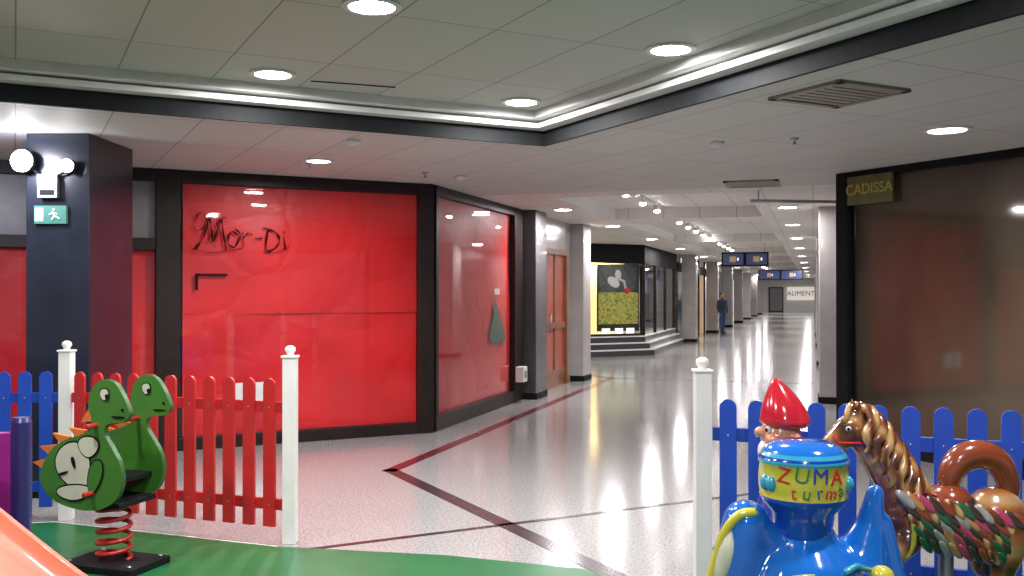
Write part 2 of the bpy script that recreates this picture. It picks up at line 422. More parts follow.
# corridor left side
b = Bld('wall_corridor_left'); b.box((-4.40, 10.5, 0), (-4.30, 18.0, ZC), 'pillarg'); b.done()
b = Bld('wall_recess'); b.box((-9, 17.9, 0), (-4.75, 18.0, ZC), 'pillarl'); b.box((-9.1, 17.9, 0), (-9.0, 25, ZC), 'pillarl'); b.done()
b = Bld('wall_pier_near'); b.box((-4.29, 14.4, 0), (-4.2, 14.94, ZC), 'pillarl'); b.done()  # wall segment between the pillar and the door
b = Bld('wall_pier_far'); b.box((-4.29, 16.52, 0), (-4.2, 16.82, ZC), 'pillarl'); b.done()  # wall segment beyond the door
b = Bld('wall_over_door'); b.box((-4.29, 14.96, 2.36), (-4.2, 16.5, ZC), 'pillarl'); b.done()  # wall segment above the door
b = Bld('door_1')
b.box((-4.28, 14.96, 0), (-4.15, 15.07, 2.35), 'wood'); b.box((-4.28, 16.38, 0), (-4.15, 16.5, 2.35), 'wood')
b.box((-4.28, 15.07, 2.25), (-4.15, 16.38, 2.35), 'wood'); b.box((-4.28, 15.07, 0), (-4.19, 16.38, 0.3), 'wood')
b.box((-4.27, 15.07, 0.3), (-4.2, 16.38, 2.25), 'doorred'); b.box((-4.28, 15.07, 1.0), (-4.17, 16.38, 1.1), 'wood')
b.box((-4.28, 15.68, 0.3), (-4.18, 15.76, 2.25), 'wood')
b.tube([(-4.12, 15.2, 0.95), (-4.12, 15.2, 1.25)], 0.015, 'metal')
b.box((-4.17, 15.19, 0.96), (-4.12, 15.21, 0.98), 'metal'); b.box((-4.17, 15.19, 1.22), (-4.12, 15.21, 1.24), 'metal')
b.done()
def pillar(name, x0, y0, x1, y1, mat, zt=ZC):
    b = Bld(name); b.box((x0, y0, 0), (x1, y1, zt), mat); b.box((x0-0.015, y0-0.015, 0), (x1+0.015, y1+0.015, 0.1), 'black'); b.done(bevel=0.012)
pillar('pillar', -4.28, 13.76, -3.96, 14.35, 'pillarg')
pillar('pillar', -4.7, 16.86, -3.96, 17.45, 'pillarl')
for yy in (31.5, 39.0, 46, 53, 60, 67, 74):
    pillar('pillar', -4.1, yy, -3.65, yy+0.6, 'pillarl')
for yy in (14.5, 22, 30, 38, 46, 54, 62, 70):
    pillar('pillar', 0.08, yy, 0.62, yy+0.6, 'pillarl')

# ---- dark slate pillar near the play area
p0 = S(-3.80, 7.46)
b = Bld('slate_pillar', p0, YAW)
b.box((0, 0, 0), (0.50, 0.85, ZC), 'pillar'); b.box((-0.01, -0.01, 0), (0.51, 0.86, 0.12), 'black'); b.done(bevel=0.01)
M['exitg'] = emimat('exit_sign_green', (0.03, 0.13, 0.10), 0.5)
M['exitw'] = emimat('exit_sign_white', (0.8, 0.9, 0.85), 0.8)
b = Bld('exit_sign', p0, YAW)
b.box((0.08, -0.03, 2.14), (0.33, -0.002, 2.28), 'exitg')
b.box((0.09, -0.034, 2.16), (0.15, -0.030, 2.26), 'exitw')
b.tube([(0.22, -0.035, 2.23), (0.24, -0.035, 2.20), (0.22, -0.035, 2.17)], 0.006, 'exitw', 6)
b.tube([(0.24, -0.035, 2.20), (0.28, -0.035, 2.18)], 0.006, 'exitw', 6)
b.tube([(0.20, -0.035, 2.21), (0.23, -0.035, 2.225), (0.26, -0.035, 2.215)], 0.005, 'exitw', 6)
b.ell((0.235, -0.035, 2.25), (0.01, 0.004, 0.01), 'exitw')
b.done()
b = Bld('emergency_floodlight', p0, YAW)
b.box((0.12, -0.06, 2.34), (0.27, -0.015, 2.52), 'metal'); b.box((0.14, -0.065, 2.36), (0.25, -0.06, 2.40), 'black')
for cx, cz, r in ((0.02, 2.62, 0.085), (0.37, 2.58, 0.05)):  # smaller glowing head added in place of a reflection on the pillar
    b.ell((cx, -0.075, cz), (r+0.01, 0.05, r+0.01), 'black'); b.ell((cx, -0.105, cz), (r, 0.035, r), 'lamp')
b.tube([(0.02, -0.05, 2.60), (0.16, -0.03, 2.50)], 0.012, 'black'); b.tube([(0.37, -0.05, 2.56), (0.24, -0.03, 2.50)], 0.012, 'black')
b.done()
area('floodlight_glow', S(-3.78, 7.1, 2.6), 0.2, 16, (0.8, 0.8, 1), rot=(math.radians(60), 0, YAW))

# ---- right diagonal shopfront
R = Vector((0.27, 10.62, 0))
rr = math.radians(-45)
e = empty('shopfront_dark_glass', R, rr)
b = Bld('frame', R, rr, e)
for p in [(0, 0.15), (4.3, 4.4), (9.4, 9.5)]: b.box((p[0], -0.06, 0), (p[1], 0.06, ZC), 'black')
b.box((0, -0.05, ZC-0.07), (9.5, 0.05, ZC), 'black'); b.box((0, -0.05, 0), (9.5, 0.05, 0.16), 'black')
b.done(bevel=0.005)
b = Bld('glass_pane', R, rr, e); b.pane(0.1, 9.4, -0.005, 0.15, ZC-0.06, 'glassd'); b.done()
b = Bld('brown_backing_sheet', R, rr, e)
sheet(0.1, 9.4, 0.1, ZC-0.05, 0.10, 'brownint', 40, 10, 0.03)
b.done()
b = Bld('wall_right', R, rr); b.box((0.3, 0.3, 0), (9.5, 0.4, ZC), 'pillarg'); b.done()
es = empty('shop_sign', R, rr)
b = Bld('sign_board', R, rr, es); b.box((0.18, -0.085, 2.50), (0.74, -0.055, 2.79), 'signback'); b.done(bevel=0.004)
mt = Matrix.Translation(R) @ Matrix.Rotation(rr, 4, 'Z') @ Matrix.Translation((0.46, -0.088, 2.65)) @ Matrix.Rotation(math.radians(90), 4, 'X')
text('CADISSA', 0.15, 'signtext', es, mt)
b = Bld('wall_corridor_right'); b.box((0.63, 11.2, 0), (0.73, 84, ZC), 'pillarl'); b.done()

# ---- ceiling furniture
def downlight(x, d, z, r=0.10, en=0, mat='lamp', col=(1, 0.97, 1), world=None):
    p = S(x, d, z) if world is None else Vector(world)
    b = Bld('ceiling_downlight', p)
    b.lathe((0, 0, 0), [(r+0.035, 0.0), (r+0.035, -0.012), (r, -0.015), (r, -0.004)], 'white', 28)
    b.disc((0, 0, -0.008), r, mat, 28, True)
    b.done(weld=False)
    if en: area('downlight_lamp', p+Vector((0, 0, -0.05)), 2*r, en, col)
HL = 61
for x, d in [(-0.72, 4.9), (-1.61, 6.42), (0.96, 5.77), (0.07, 7.36)]:
    downlight(x, d, ZH, 0.12, HL, col=(1.0, 0.98, 0.97))
for x, d in [(-2.9, 4.2), (1.9, 3.4), (-1.9, 2.4), (0.6, 1.2), (-0.2, -1.6)]:
    downlight(x, d, ZH, 0.12, HL, col=(1.0, 0.98, 0.97))
downlight(-1.82, 8.98, ZC, 0.11, 55, 'lamplow'); downlight(3.32, 7.28, ZC, 0.14, 38, 'lamplow')
downlight(-4.2, 6.3, ZC, 0.11, 36, 'lamplow')
for yy in (13.8, 17.5, 22, 27, 33, 40, 48, 57, 67, 77):
    en = 64 if yy < 60 else 120
    downlight(0, 0, 0, 0.13, en, world=(-3.55, yy, ZC), col=(1, 0.96, 0.97))
    downlight(0, 0, 0, 0.13, en, world=(-0.35, yy+0.6, ZC), col=(1, 0.96, 0.97))
b = Bld('spotlight_track')
yy = 12.7
while yy < 60:
    b.lathe((-2.4, yy, ZC+0.18), [(0.05, 0.0), (0.05, -0.06), (0.045, -0.10)], 'white', 14)
    b.ell((-2.4, yy, ZC+0.07), (0.05, 0.05, 0.03), 'lamp', seg=12); yy += 1.35
b.box((-2.42, 12.3, ZC+0.16), (-2.38, 60, ZC+0.18), 'white')
b.done(weld=False)

def vent(p, rz, w, h):
    b = Bld('air_vent', p, rz)
    b.box((-w/2, -h/2, -0.02), (w/2, -h/2+0.05, 0), 'vent'); b.box((-w/2, h/2-0.05, -0.02), (w/2, h/2, 0), 'vent')
    b.box((-w/2, -h/2, -0.02), (-w/2+0.05, h/2, 0), 'vent'); b.box((w/2-0.05, -h/2, -0.02), (w/2, h/2, 0), 'vent')
    b.box((-w/2+0.05, -h/2+0.05, -0.004), (w/2-0.05, h/2-0.05, 0), 'black')
    n = 7
    for i in range(n):
        y0 = -h/2+0.06+(h-0.12)*i/n
        b.box((-w/2+0.05, y0, -0.016), (w/2-0.05, y0+(h-0.12)/n*0.75, -0.006), 'vent')
    b.done()
vent(S(2.04, 5.97, ZC), math.radians(45), 0.60, 0.60)
vent(S(2.73, 10.85, ZC), 0, 0.6, 0.6)
def sprinkler(p):
    b = Bld('ceiling_sprinkler', p)
    b.lathe((0, 0, 0), [(0.035, 0), (0.03, -0.01), (0.01, -0.012), (0.01, -0.05), (0.025, -0.052), (0.025, -0.056)], 'metal', 14); b.done()
sprinkler(S(2.28, 7.7, ZC)); sprinkler(S(-1.95, 9.2, ZC)); sprinkler(S(-0.9, 9.9, ZC))
def smoke(p):
    b = Bld('ceiling_smoke_detector', p); b.lathe((0, 0, 0), [(0.06, 0), (0.06, -0.02), (0.04, -0.04), (0.0, -0.045)], 'white', 20); b.done()
smoke(S(1.7, 7.9, ZC)); smoke(S(-0.55, 10.2, ZC)); smoke(S(-1.3, 7.8, ZC))
b = Bld('ceiling_access_gap')
b.M = Matrix.Translation(S(-1.12, 6.75, ZH-0.002)) @ Matrix.Rotation(YAW+math.radians(20), 4, 'Z'); b.box((-0.3, -0.012, -0.003), (0.3, 0.012, 0.0), 'black'); b.done()
b = Bld('curtain_rail'); b.tube([S(2.9, 11.6, 2.72), S(4.15, 11.75, 2.72)], 0.02, 'metal')
b.tube([S(3.0, 11.62, 2.72), S(3.0, 11.62, ZC)], 0.008, 'metal'); b.tube([S(4.1, 11.745, 2.72), S(4.1, 11.745, ZC)], 0.008, 'metal'); b.done()

M['signblue'] = emimat('sign_blue_panel', (0.03, 0.04, 0.11), 0.4)
M['signyel'] = emimat('sign_yellow', (0.35, 0.22, 0.10), 0.4)
def hsign(x, y, z, w, h):
    b = Bld('hanging_sign', (x, y, z))
    b.box((-w/2, -0.05, 0), (w/2, 0.05, h), 'black'); b.box((-w/2+0.04, -0.056, 0.04), (-0.04, -0.05, h-0.04), 'signblue'); b.box((0.04, -0.056, 0.04), (w/2-0.04, -0.05, h-0.04), 'signblue')
    for k in (-w/4, w/4):
        b.box((k-0.09, -0.06, h*0.3), (k+0.07, -0.056, h*0.7), 'signyel'); b.box((k+0.1, -0.06, h*0.4), (k+0.14, -0.056, h*0.6), 'exitw')
    for k in (-w/2+0.1, w/2-0.1): b.tube([(k, 0, h), (k, 0, ZC-z+0.15)], 0.012, 'metal')
    b.done()
hsign(-1.70, 25.7, 2.30, 1.2, 0.37); hsign(-1.3, 41.5, 2.15, 1.8, 0.42)

# ---- display shop on steps
P1 = Vector((-6.6, 21.9, 0)); P2 = Vector((-3.9, 24.6, 0))
e = empty('display_shop', P2)
M['step'] = pm('dark_step_stone', (0.035, 0.035, 0.04), 0.25, coat=0.3)
SB = 0.13
b = Bld('steps', parent=e)
for i in range(3):
    o = SB*i; z0 = 0.165*i
    n = Vector((r2, -r2, 0))*o
    c2 = Vector((-3.9-o, 24.6+o*(math.sqrt(2)-1), 0))
    poly = [P1-n-Vector((r2*2, r2*2, 0)), c2, Vector((-3.9-o, 30.5, 0)), Vector((-8.9, 30.5, 0))]
    b.prism([(p.x, p.y) for p in poly], lambda p, k, z0=z0: Vector((p[0], p[1], z0+0.135*k)), 'step')
    b.prism([(p.x, p.y) for p in poly], lambda p, k, z0=z0: Vector((p[0], p[1], z0+0.135+0.03*k)), 'white')
b.done(weld=False)
off = 0.33
U1 = P1-Vector((r2, -r2, 0))*off; U2 = Vector((-3.9-off, 24.6+off*(math.sqrt(2)-1), 0))
L45 = (U2-U1).length
b = Bld('frame', U1, math.radians(45), e)
zb = 0.495
b.box((0, -0.05, zb), (L45, 0.05, zb+0.06), 'frame'); b.box((0, -0.08, 2.36), (L45, 0.05, ZC), 'black')
for t in (0.0, L45*0.36, L45-0.06): b.box((t, -0.05, zb), (t+0.06, 0.05, 2.4), 'frame')
b.done()
b = Bld('glass_pane', U1, math.radians(45), e); b.pane(0.03, L45-0.02, 0.0, zb, 2.4, 'glass'); b.done()
M['warmwall'] = emimat('warm_lit_wall', (0.80, 0.62, 0.30), 0.9)
b = Bld('shop_interior', U1, math.radians(45), e); b.box((0, 1.3, zb), (L45+0.2, 1.4, ZC), 'warmwall')
b.box((0.9, 0.6, zb), (1.6, 1.0, 1.3), 'wood'); b.box((2.0, 0.8, zb), (2.1, 1.2, 2.3), 'frame'); b.done()
M['pnight'] = rampmat('poster_dark_scene', [(0.0, (0.01, 0.02, 0.02)), (0.5, (0.02, 0.05, 0.05)), (0.7, (0.09, 0.05, 0.03))], scale=3, kind='noise')
def meadow():
    m, nt, bb = newmat('poster_meadow'); setp(bb, rough=0.4)
    tc = nt.nodes.new('ShaderNodeTexCoord'); n = nt.nodes.new('ShaderNodeTexNoise'); n.inputs['Scale'].default_value = 16; n.inputs['Detail'].default_value = 6
    nt.links.new(tc.outputs['Object'], n.inputs['Vector']); r = nt.nodes.new('ShaderNodeValToRGB')
    r.color_ramp.elements[0].position = 0.35; r.color_ramp.elements[0].color = (0.05, 0.11, 0.01, 1)
    r.color_ramp.elements[1].position = 0.65; r.color_ramp.elements[1].color = (0.40, 0.34, 0.05, 1)
    nt.links.new(n.outputs['Fac'], r.inputs['Fac']); nt.links.new(r.outputs['Color'], bb.inputs['Base Color'])
    nt.links.new(r.outputs['Color'], bb.inputs['Emission Color']); setp(bb, ems=0.3)
    return m
M['pgreen'] = meadow()
b = Bld('poster', U1, math.radians(45), e)
x0, x1 = 2.34, 3.62
b.box((x0, 0.08, 0.62), (x1, 0.12, 2.34), 'frame'); b.box((x0+0.03, 0.075, 1.62), (x1-0.03, 0.08, 2.32), 'pnight'); b.box((x0+0.03, 0.075, 0.8), (x1-0.03, 0.08, 1.62), 'pgreen')
b.ell((x0+0.62, 0.07, 2.07), (0.10, 0.01, 0.13), 'white'); b.ell((x0+0.48, 0.07, 1.88), (0.20, 0.01, 0.12), 'white', Euler((0, 0.5, 0)))
b.tube([(x0+0.6, 0.07, 1.98), (x0+0.80, 0.07, 1.9), (x0+0.85, 0.07, 1.72)], 0.035, 'white'); b.ell((x0+0.9, 0.07, 1.66), (0.10, 0.01, 0.09), 'redpaper')
b.ell((x0+0.7, 0.068, 1.18), (0.14, 0.01, 0.16), 'signtext')
for k in (0.1, 0.5, 0.85): b.box((x0+k, 0.02, zb+0.06), (x0+k+0.24, 0.04, zb+0.2), 'exitw')
b.done()
b = Bld('side_windows', parent=e)
sx = -3.9-off
b.box((sx-0.04, 24.8, 2.36), (sx+0.04, 31, ZC), 'black')
for yy in (24.8, 26.7, 28.6, 30.5): b.box((sx-0.04, yy, zb), (sx+0.04, yy+0.1, 2.4), 'frame')
b.panex(sx, 24.85, 31, zb, 2.4, 'glass')
b.box((-6.0, 25.9, zb), (-5.9, 31, ZC), 'warmwall')
b.box((-4.7, 25.4, zb), (-4.65, 26.5, 1.9), 'pnight'); b.box((-4.7, 27.4, zb), (-4.65, 28.4, 1.6), 'pnight')
b.done()
area('display_shop_lamp', (-5.4, 25.0, 2.7), 0.5, 90, (1, 0.85, 0.6))
M['litshop'] = emimat('lit_shop_window', (0.75, 0.68, 0.62), 0.6)
M['litshop2'] = emimat('lit_shop_window_warm', (0.55, 0.38, 0.22), 0.5)
b = Bld('wall_corridor_far')
k = 0; yy = 31.1
while yy < 82:
    b.box((-4.3, yy, 0), (-4.2, yy+1.8, 2.3), ['pnight', 'litshop', 'transom', 'litshop2', 'pillarl'][k % 5]); b.box((-4.3, yy+1.8, 0), (-4.15, yy+2.0, ZC), 'frame')
    b.box((-4.3, yy, 2.3), (-4.14, yy+2.0, 2.6), ['frame', 'transom', 'pillarl'][k % 3]); b.box((-4.3, yy, 2.6), (-4.2, yy+2, ZC), 'white')
    yy += 2.0; k += 1
b.done(weld=False)
b = Bld('wall_end'); b.box((-14, 84, 0), (1, 84.2, ZC+0.3), 'white'); b.done()
b = Bld('door_2'); b.box((-3.6, 83.88, 0), (-2.4, 83.99, 2.1), 'frame'); b.box((-3.5, 83.86, 0.1), (-2.5, 83.88, 2.0), 'transom'); b.done()
es = empty('supermarket_sign', (-0.9, 83.8, 1.6))
b = Bld('sign_panel', parent=es); b.box((-2.1, 83.85, 1.0), (0.5, 83.98, 2.1), 'litshop'); b.done()
mt = Matrix.Translation((-0.8, 83.83, 1.55)) @ Matrix.Rotation(math.radians(90), 4, 'X')
text('ALIMENTA', 0.55, 'black', es, mt, name='sign_lettering')

def inlay(p, q, w, mat):
    p = Vector(p); q = Vector(q); d = (q-p); L = d.length; rz = math.atan2(d.y, d.x)
    b = Bld('floor_inlay_strip', (p.x, p.y, 0), rz); b.box((-w/2, -w/2, 0.0005), (L+w/2, w/2, 0.003), mat); b.done()
inlay((-3.63, 7.89, 0), (-3.63, 17.7, 0), 0.13, 'inlay')
inlay((-3.63, 7.89, 0), (-0.9, 5.16, 0), 0.13, 'inlayd')
inlay((-4.2, 4.11, 0), (-0.35, 7.96, 0), 0.05, 'inlayd')
inlay((-3.63, 17.7, 0), (-5.6, 19.7, 0), 0.10, 'inlayd')
inlay((-3.6, 17.7, 0), (0.0, 17.7, 0), 0.04, 'inlayd')

# play mat
b = Bld('play_mat')
mp = [(-5.6, 6.35), (-4.1, 6.45), (-3.16, 6.62), (-1.47, 5.98), (-0.4, 5.78), (0.4, 5.50), (0.92, 4.93), (2.6, 4.26), (4.0, 3.75), (4.2, 1.0), (-5.6, 1.0)]
mw = [S(*p) for p in mp]
b.prism([(p.x, p.y) for p in mw], lambda p, k: Vector((p[0], p[1], 0.004+0.012*k)), 'green')
b.tube([S(x, d, 0.010) for x, d in mp[1:4]], 0.008, 'postwhite', 6); b.done()

# ------------------------------------------------------------------ fences
def fence(p, q, mat, pitch=0.145, w=0.086, zt=1.05, zb=0.10, zr=(0.24, 0.865)):
    P = S(*p); Q = S(*q); d = Q-P; L = d.length; rz = math.atan2(d.y, d.x)
    b = Bld('picket_fence', P, rz)
    n = int((L-0.02)/pitch); pitch = (L-0.02)/n; st = 0.01+pitch/2
    for i in range(n):
        x = st+i*pitch
        pts = [(x-w/2, zb), (x+w/2, zb), (x+w/2, zt-w/2)]
        for k in range(1, 8):
            a = math.pi*k/8; pts.append((x+w/2*math.cos(a), zt-w/2+w/2*math.sin(a)))
        pts.append((x-w/2, zt-w/2))
        b.prism(pts, lambda pp, k: Vector((pp[0], -0.012-0.02*k, pp[1])), mat)
    for z in zr: b.box((0.0, -0.01, z-0.035), (L, 0.018, z+0.035), mat)
    for i in range(n):
        for z in zr: b.ell((st+i*pitch, -0.033, z), (0.006, 0.003, 0.006), 'metal', seg=8)
    b.done(bevel=0.003, weld=False)
def post(x, d):
    b = Bld('fence_post', S(x, d), YAW)
    b.box((-0.042, -0.042, 0.0), (0.042, 0.042, 1.19), 'postwhite'); b.box((-0.05, -0.05, 1.185), (0.05, 0.05, 1.2), 'postwhite')
    b.lathe((0, 0, 1.2), [(0.022, 0), (0.022, 0.012), (0.034, 0.03), (0.032, 0.05), (0.015, 0.062), (0.0, 0.064)], 'postwhite', 20)
    b.done(bevel=0.004)
post(-1.42, 6.12); post(-3.145, 6.75); post(1.0, 5.02); post(-4.65, 6.55); post(2.75, 4.35)
fence((-3.095, 6.73), (-1.47, 6.14), 'red'); fence((-4.60, 6.56), (-3.195, 6.74), 'blue', pitch=0.135); fence((1.05, 5.0), (2.70, 4.37), 'blue')
post(4.0, 3.87); fence((2.80, 4.33), (3.95, 3.89), 'blue')

# ------------------------------------------------------------------ spring rider dinosaur
M['dgreen'] = pm('rider_green', (0.045, 0.17, 0.02), 0.35, coat=0.3)
M['dedge'] = pm('rider_edge_green', (0.02, 0.08, 0.012), 0.4)
M['cream'] = pm('rider_cream', (0.52, 0.54, 0.41), 0.35, coat=0.3)
M['orange'] = pm('orange_plastic', (0.60, 0.17, 0.03), 0.4)
M['springred'] = pm('spring_red', (0.42, 0.018, 0.013), 0.3, coat=0.4)
po = S(-2.31, 5.55, 0.018); rz = YAW-math.radians(19)
e = empty('dinosaur_spring_rider', po, rz)
px = [(136, 409), (134, 400), (128, 387), (121, 378), (111, 376), (103, 381), (98, 391), (97, 404), (100, 415), (98, 425), (87, 431), (72, 437), (60, 447), (53, 459), (49, 474), (54, 487), (64, 496), (78, 501), (95, 503), (112, 499), (124, 489), (129, 473), (127, 456), (120, 442), (113, 430), (113, 421), (120, 417), (130, 416)]
def rl(p): return ((p[0]-99)/138.0, 1.58-(p[1]-293)/171.5)
out = catmull([rl(p) for p in px])
def board(name, y):
    b = Bld(name, po, rz, e)
    b.prism(out, lambda p, k: Vector((p[0], y-0.016+0.032*k, p[1])), 'dgreen', 'dedge')
    for s_ in ((-1,) if y < 0 else (-1, 1)):
        yy = y+s_*0.018
        def patch(cx, cz, rx, rzz, rot, mat, dy=0.0):
            pts = []
            for k in range(24):
                a = 2*math.pi*k/24; u = rx*math.cos(a); v = rzz*math.sin(a)
                u *= 1.0+0.25*math.sin(a)
                X, Z = rl((cx, cz)); pts.append((X+u*math.cos(rot)-v*math.sin(rot), Z+u*math.sin(rot)+v*math.cos(rot)))
            b.prism(pts, lambda p, k: Vector((p[0], yy+s_*dy+s_*0.004*(k-0.5), p[1])), mat)
        patch(113, 390, 0.032, 0.038, 0, 'black', 0.002); patch(113, 390, 0.026, 0.031, 0, 'cream', 0.005); patch(116, 392, 0.012, 0.016, 0, 'black', 0.009)
        patch(130, 404, 0.008, 0.008, 0, 'black', 0.004); patch(126, 411, 0.045, 0.006, 0.0, 'black', 0.004)
        if y > 0 and s_ == -1: continue
        patch(84, 461, 0.125, 0.145, 0.55, 'black'); patch(84, 461, 0.115, 0.135, 0.55, 'cream', 0.003)
        patch(98, 441, 0.075, 0.065, 0, 'black', 0.004); patch(98, 441, 0.066, 0.056, 0, 'cream', 0.007)
        patch(84, 486, 0.125, 0.05, 0.1, 'black', 0.004); patch(84, 486, 0.115, 0.041, 0.1, 'cream', 0.007)
        patch(104, 470, 0.05, 0.11, -0.3, 'black', 0.005); patch(104, 470, 0.042, 0.10, -0.3, 'dgreen', 0.008)
        patch(84, 457, 0.012, 0.035, 0.3, 'black', 0.010); patch(74, 468, 0.035, 0.008, 0.3, 'black', 0.010)
    for c in [(97, 412, 89, 418), (88, 430, 77, 424), (72, 437, 61, 430), (59, 447, 48, 444), (53, 461, 41, 460)]:
        X0, Z0 = rl((c[0], c[1])); X1, Z1 = rl((c[2], c[3]))
        dx, dz = X1-X0, Z1-Z0; l = math.hypot(dx, dz); nx, nz = -dz/l*0.04, dx/l*0.04
        b.prism([(X0+nx-dx*0.3, Z0+nz-dz*0.3), (X1, Z1), (X0-nx-dx*0.3, Z0-nz-dz*0.3)], lambda p, k: Vector((p[0], y-0.012+0.024*k, p[1])), 'orange')
    b.done(bevel=0.003, weld=False)
board('side_board_near', -0.17); board('side_board_far', 0.17)
b = Bld('seat_and_handles', po, rz, e)
b.box((-0.24, -0.154, 0.50), (0.14, 0.154, 0.53), 'black'); b.box((-0.17, -0.154, 0.37), (0.17, 0.154, 0.40), 'black')
b.tube([(0.04, -0.26, 0.84), (0.04, 0.26, 0.84)], 0.014, 'springred', 10)
b.tube([(0.02, -0.26, 0.46), (0.02, 0.26, 0.46)], 0.014, 'springred', 10)
b.done(bevel=0.004)
b = Bld('coil_spring', po, rz, e)
b.tube([(0.0+0.092*math.cos(t*0.3), 0.092*math.sin(t*0.3), 0.04+0.33*t/110) for t in range(111)], 0.013, 'springred', 8)
b.done()
b = Bld('base_plate', po, rz, e); b.box((-0.24, -0.17, 0), (0.26, 0.17, 0.04), 'black')
for x_ in (-0.2, 0.22):
    for y_ in (-0.13, 0.13): b.lathe((x_, y_, 0.04), [(0.015, 0), (0.015, 0.012)], 'metal', 6)
b.done(bevel=0.005)

# ------------------------------------------------------------------ slide
M['coral'] = pm('coral_plastic', (0.62, 0.095, 0.04), 0.42, coat=0.15, var=0.06)
so = S(-1.93, 4.0, 0.02); sr = YAW
e = empty('slide', so, sr)
b = Bld('chute', so, sr, e)
prof = [(-0.25, 0.06), (-0.235, 0.08), (-0.215, 0.065), (-0.19, 0.02), (-0.12, 0.0), (0.12, 0.0), (0.19, 0.02), (0.215, 0.065), (0.235, 0.08), (0.25, 0.06), (0.25, 0.0), (0.2, -0.03), (-0.2, -0.03), (-0.25, 0.0)]
path = catmull([(-1.15, 0.98), (-0.95, 0.96), (-0.75, 0.86), (-0.5, 0.68), (-0.2, 0.44), (0.05, 0.25), (0.25, 0.13), (0.45, 0.07), (0.65, 0.04), (0.85, 0.035)], 4, False)
vs = []; fs = []; n = len(prof)
for (x, z) in path:
    for (a, c) in prof: vs.append((x, a, z+c))
for i in range(len(path)-1):
    for k in range(n): fs.append((i*n+k, i*n+(k+1) % n, (i+1)*n+(k+1) % n, (i+1)*n+k))
fs += [tuple(range(n)), tuple((len(path)-1)*n+k for k in reversed(range(n)))]
b.add(vs, fs, 'coral', True); b.done()
b = Bld('ladder', so, sr, e)
for s_ in (-0.24, 0.24): b.tube([(-1.5, s_, 0), (-1.15, s_, 1.0), (-1.1, s_, 1.25), (-0.9, s_, 1.22), (-0.85, s_, 0.95)], 0.02, 'blue')
for i in range(4): b.tube([(-1.43+0.09*i, -0.24, 0.2+0.24*i), (-1.43+0.09*i, 0.24, 0.2+0.24*i)], 0.018, 'blue')
for s_ in (-0.15, 0.15): b.tube([(0.1, s_, 0), (0.1, s_, 0.20)], 0.018, 'blue')
b.done()

# ------------------------------------------------------------------ playhouse at left edge
M['purple'] = pm('purple_plastic', (0.26, 0.02, 0.20), 0.3, coat=0.4); M['navy'] = pm('navy_plastic', (0.02, 0.02, 0.11), 0.3, coat=0.4)
M['yellow'] = pm('yellow_plastic', (0.6, 0.42, 0.03), 0.3, coat=0.5)
b = Bld('toy_playhouse', S(-2.43, 4.42, 0.018), YAW)
b.box((-0.8, 0, 0), (-0.06, 0.05, 0.88), 'purple'); b.box((-0.8, 0.38, 0), (-0.06, 0.43, 0.88), 'purple'); b.box((-0.8, 0.05, 0), (-0.75, 0.38, 0.88), 'purple'); b.box((-0.09, 0.05, 0), (-0.04, 0.38, 0.3), 'purple')
for x_, y_ in ((-0.05, 0.02), (-0.05, 0.41), (-0.80, 0.02), (-0.80, 0.41)):
    b.lathe((x_, y_, 0), [(0.05, 0), (0.05, 0.93), (0.04, 0.955), (0.0, 0.96)], 'navy', 18)
b.box((-0.78, -0.01, 0.88), (-0.1, 0.06, 0.95), 'yellow'); b.box((-0.5, -0.015, 0.3), (-0.2, 0.0, 0.7), 'navy')
b.done(bevel=0.01, weld=False)

# ------------------------------------------------------------------ blue kiddie ride
M['gblue'] = pm('glossy_blue_fibreglass', (0.006, 0.12, 0.50), 0.12, coat=1.0, var=0.05)
M['gblue2'] = pm('glossy_deep_blue', (0.006, 0.045, 0.36), 0.15, coat=1.0, var=0.05)
M['gyellow'] = pm('glossy_yellow', (0.52, 0.48, 0.05), 0.2, coat=0.8); M['gcyan'] = pm('glossy_cyan', (0.03, 0.30, 0.45), 0.2, coat=0.8)
M['ggreen'] = pm('glossy_green', (0.02, 0.16, 0.05), 0.25, coat=0.6); M['gred'] = pm('glossy_red', (0.50, 0.012, 0.03), 0.15, coat=1.0)
D0 = 3.6
ro = S((803-512)/955*D0, D0, 0.018)
e = empty('blue_engine_kiddie_ride', ro, YAW)
b = Bld('chimney_barrel', ro, YAW, e)
pr = [(0.10, 0.60), (0.105, 0.70), (0.115, 0.76), (0.15, 0.80), (0.162, 0.825), (0.158, 0.83), (0.163, 0.85), (0.165, 0.90), (0.160, 0.945), (0.166, 0.95), (0.165, 0.965), (0.158, 0.975), (0.150, 0.99), (0.130, 1.01), (0.09, 1.025), (0.0, 1.03)]
mats = ['gblue2', 'gblue2', 'gblue2', 'gblue2', 'gyellow', 'gyellow', 'gyellow', 'gyellow', 'gyellow', 'gcyan', 'gblue2', 'gcyan', 'gblue', 'gblue', 'gblue']
b.lathe((0, 0, 0), pr, mats, 48); b.done()
ro_m = Matrix.Translation(ro) @ Matrix.Rotation(YAW, 4, 'Z')
def wraptext(word, zc, size, cols, a0, step, R):
    for i, ch in enumerate(word):
        a = a0+i*step
        mt = ro_m @ Matrix.Rotation(a, 4, 'Z') @ Matrix.Translation((0, -R, zc+random.uniform(-0.006, 0.006))) @ Matrix.Rotation(math.radians(90), 4, 'X') @ Matrix.Rotation(math.radians(random.uniform(-12, 12)), 4, 'Z')
        text(ch, size, cols[i % len(cols)], e, mt, 0.002, 'letter')
wraptext('ZUMA', 0.918, 0.082, ['gred', 'ggreen', 'gblue2', 'gred'], -0.72, 0.40, 0.165)
wraptext('turma', 0.862, 0.066, ['gred', 'ggreen', 'gblue2'], -0.50, 0.28, 0.163)
b = Bld('dots', ro, YAW, e)
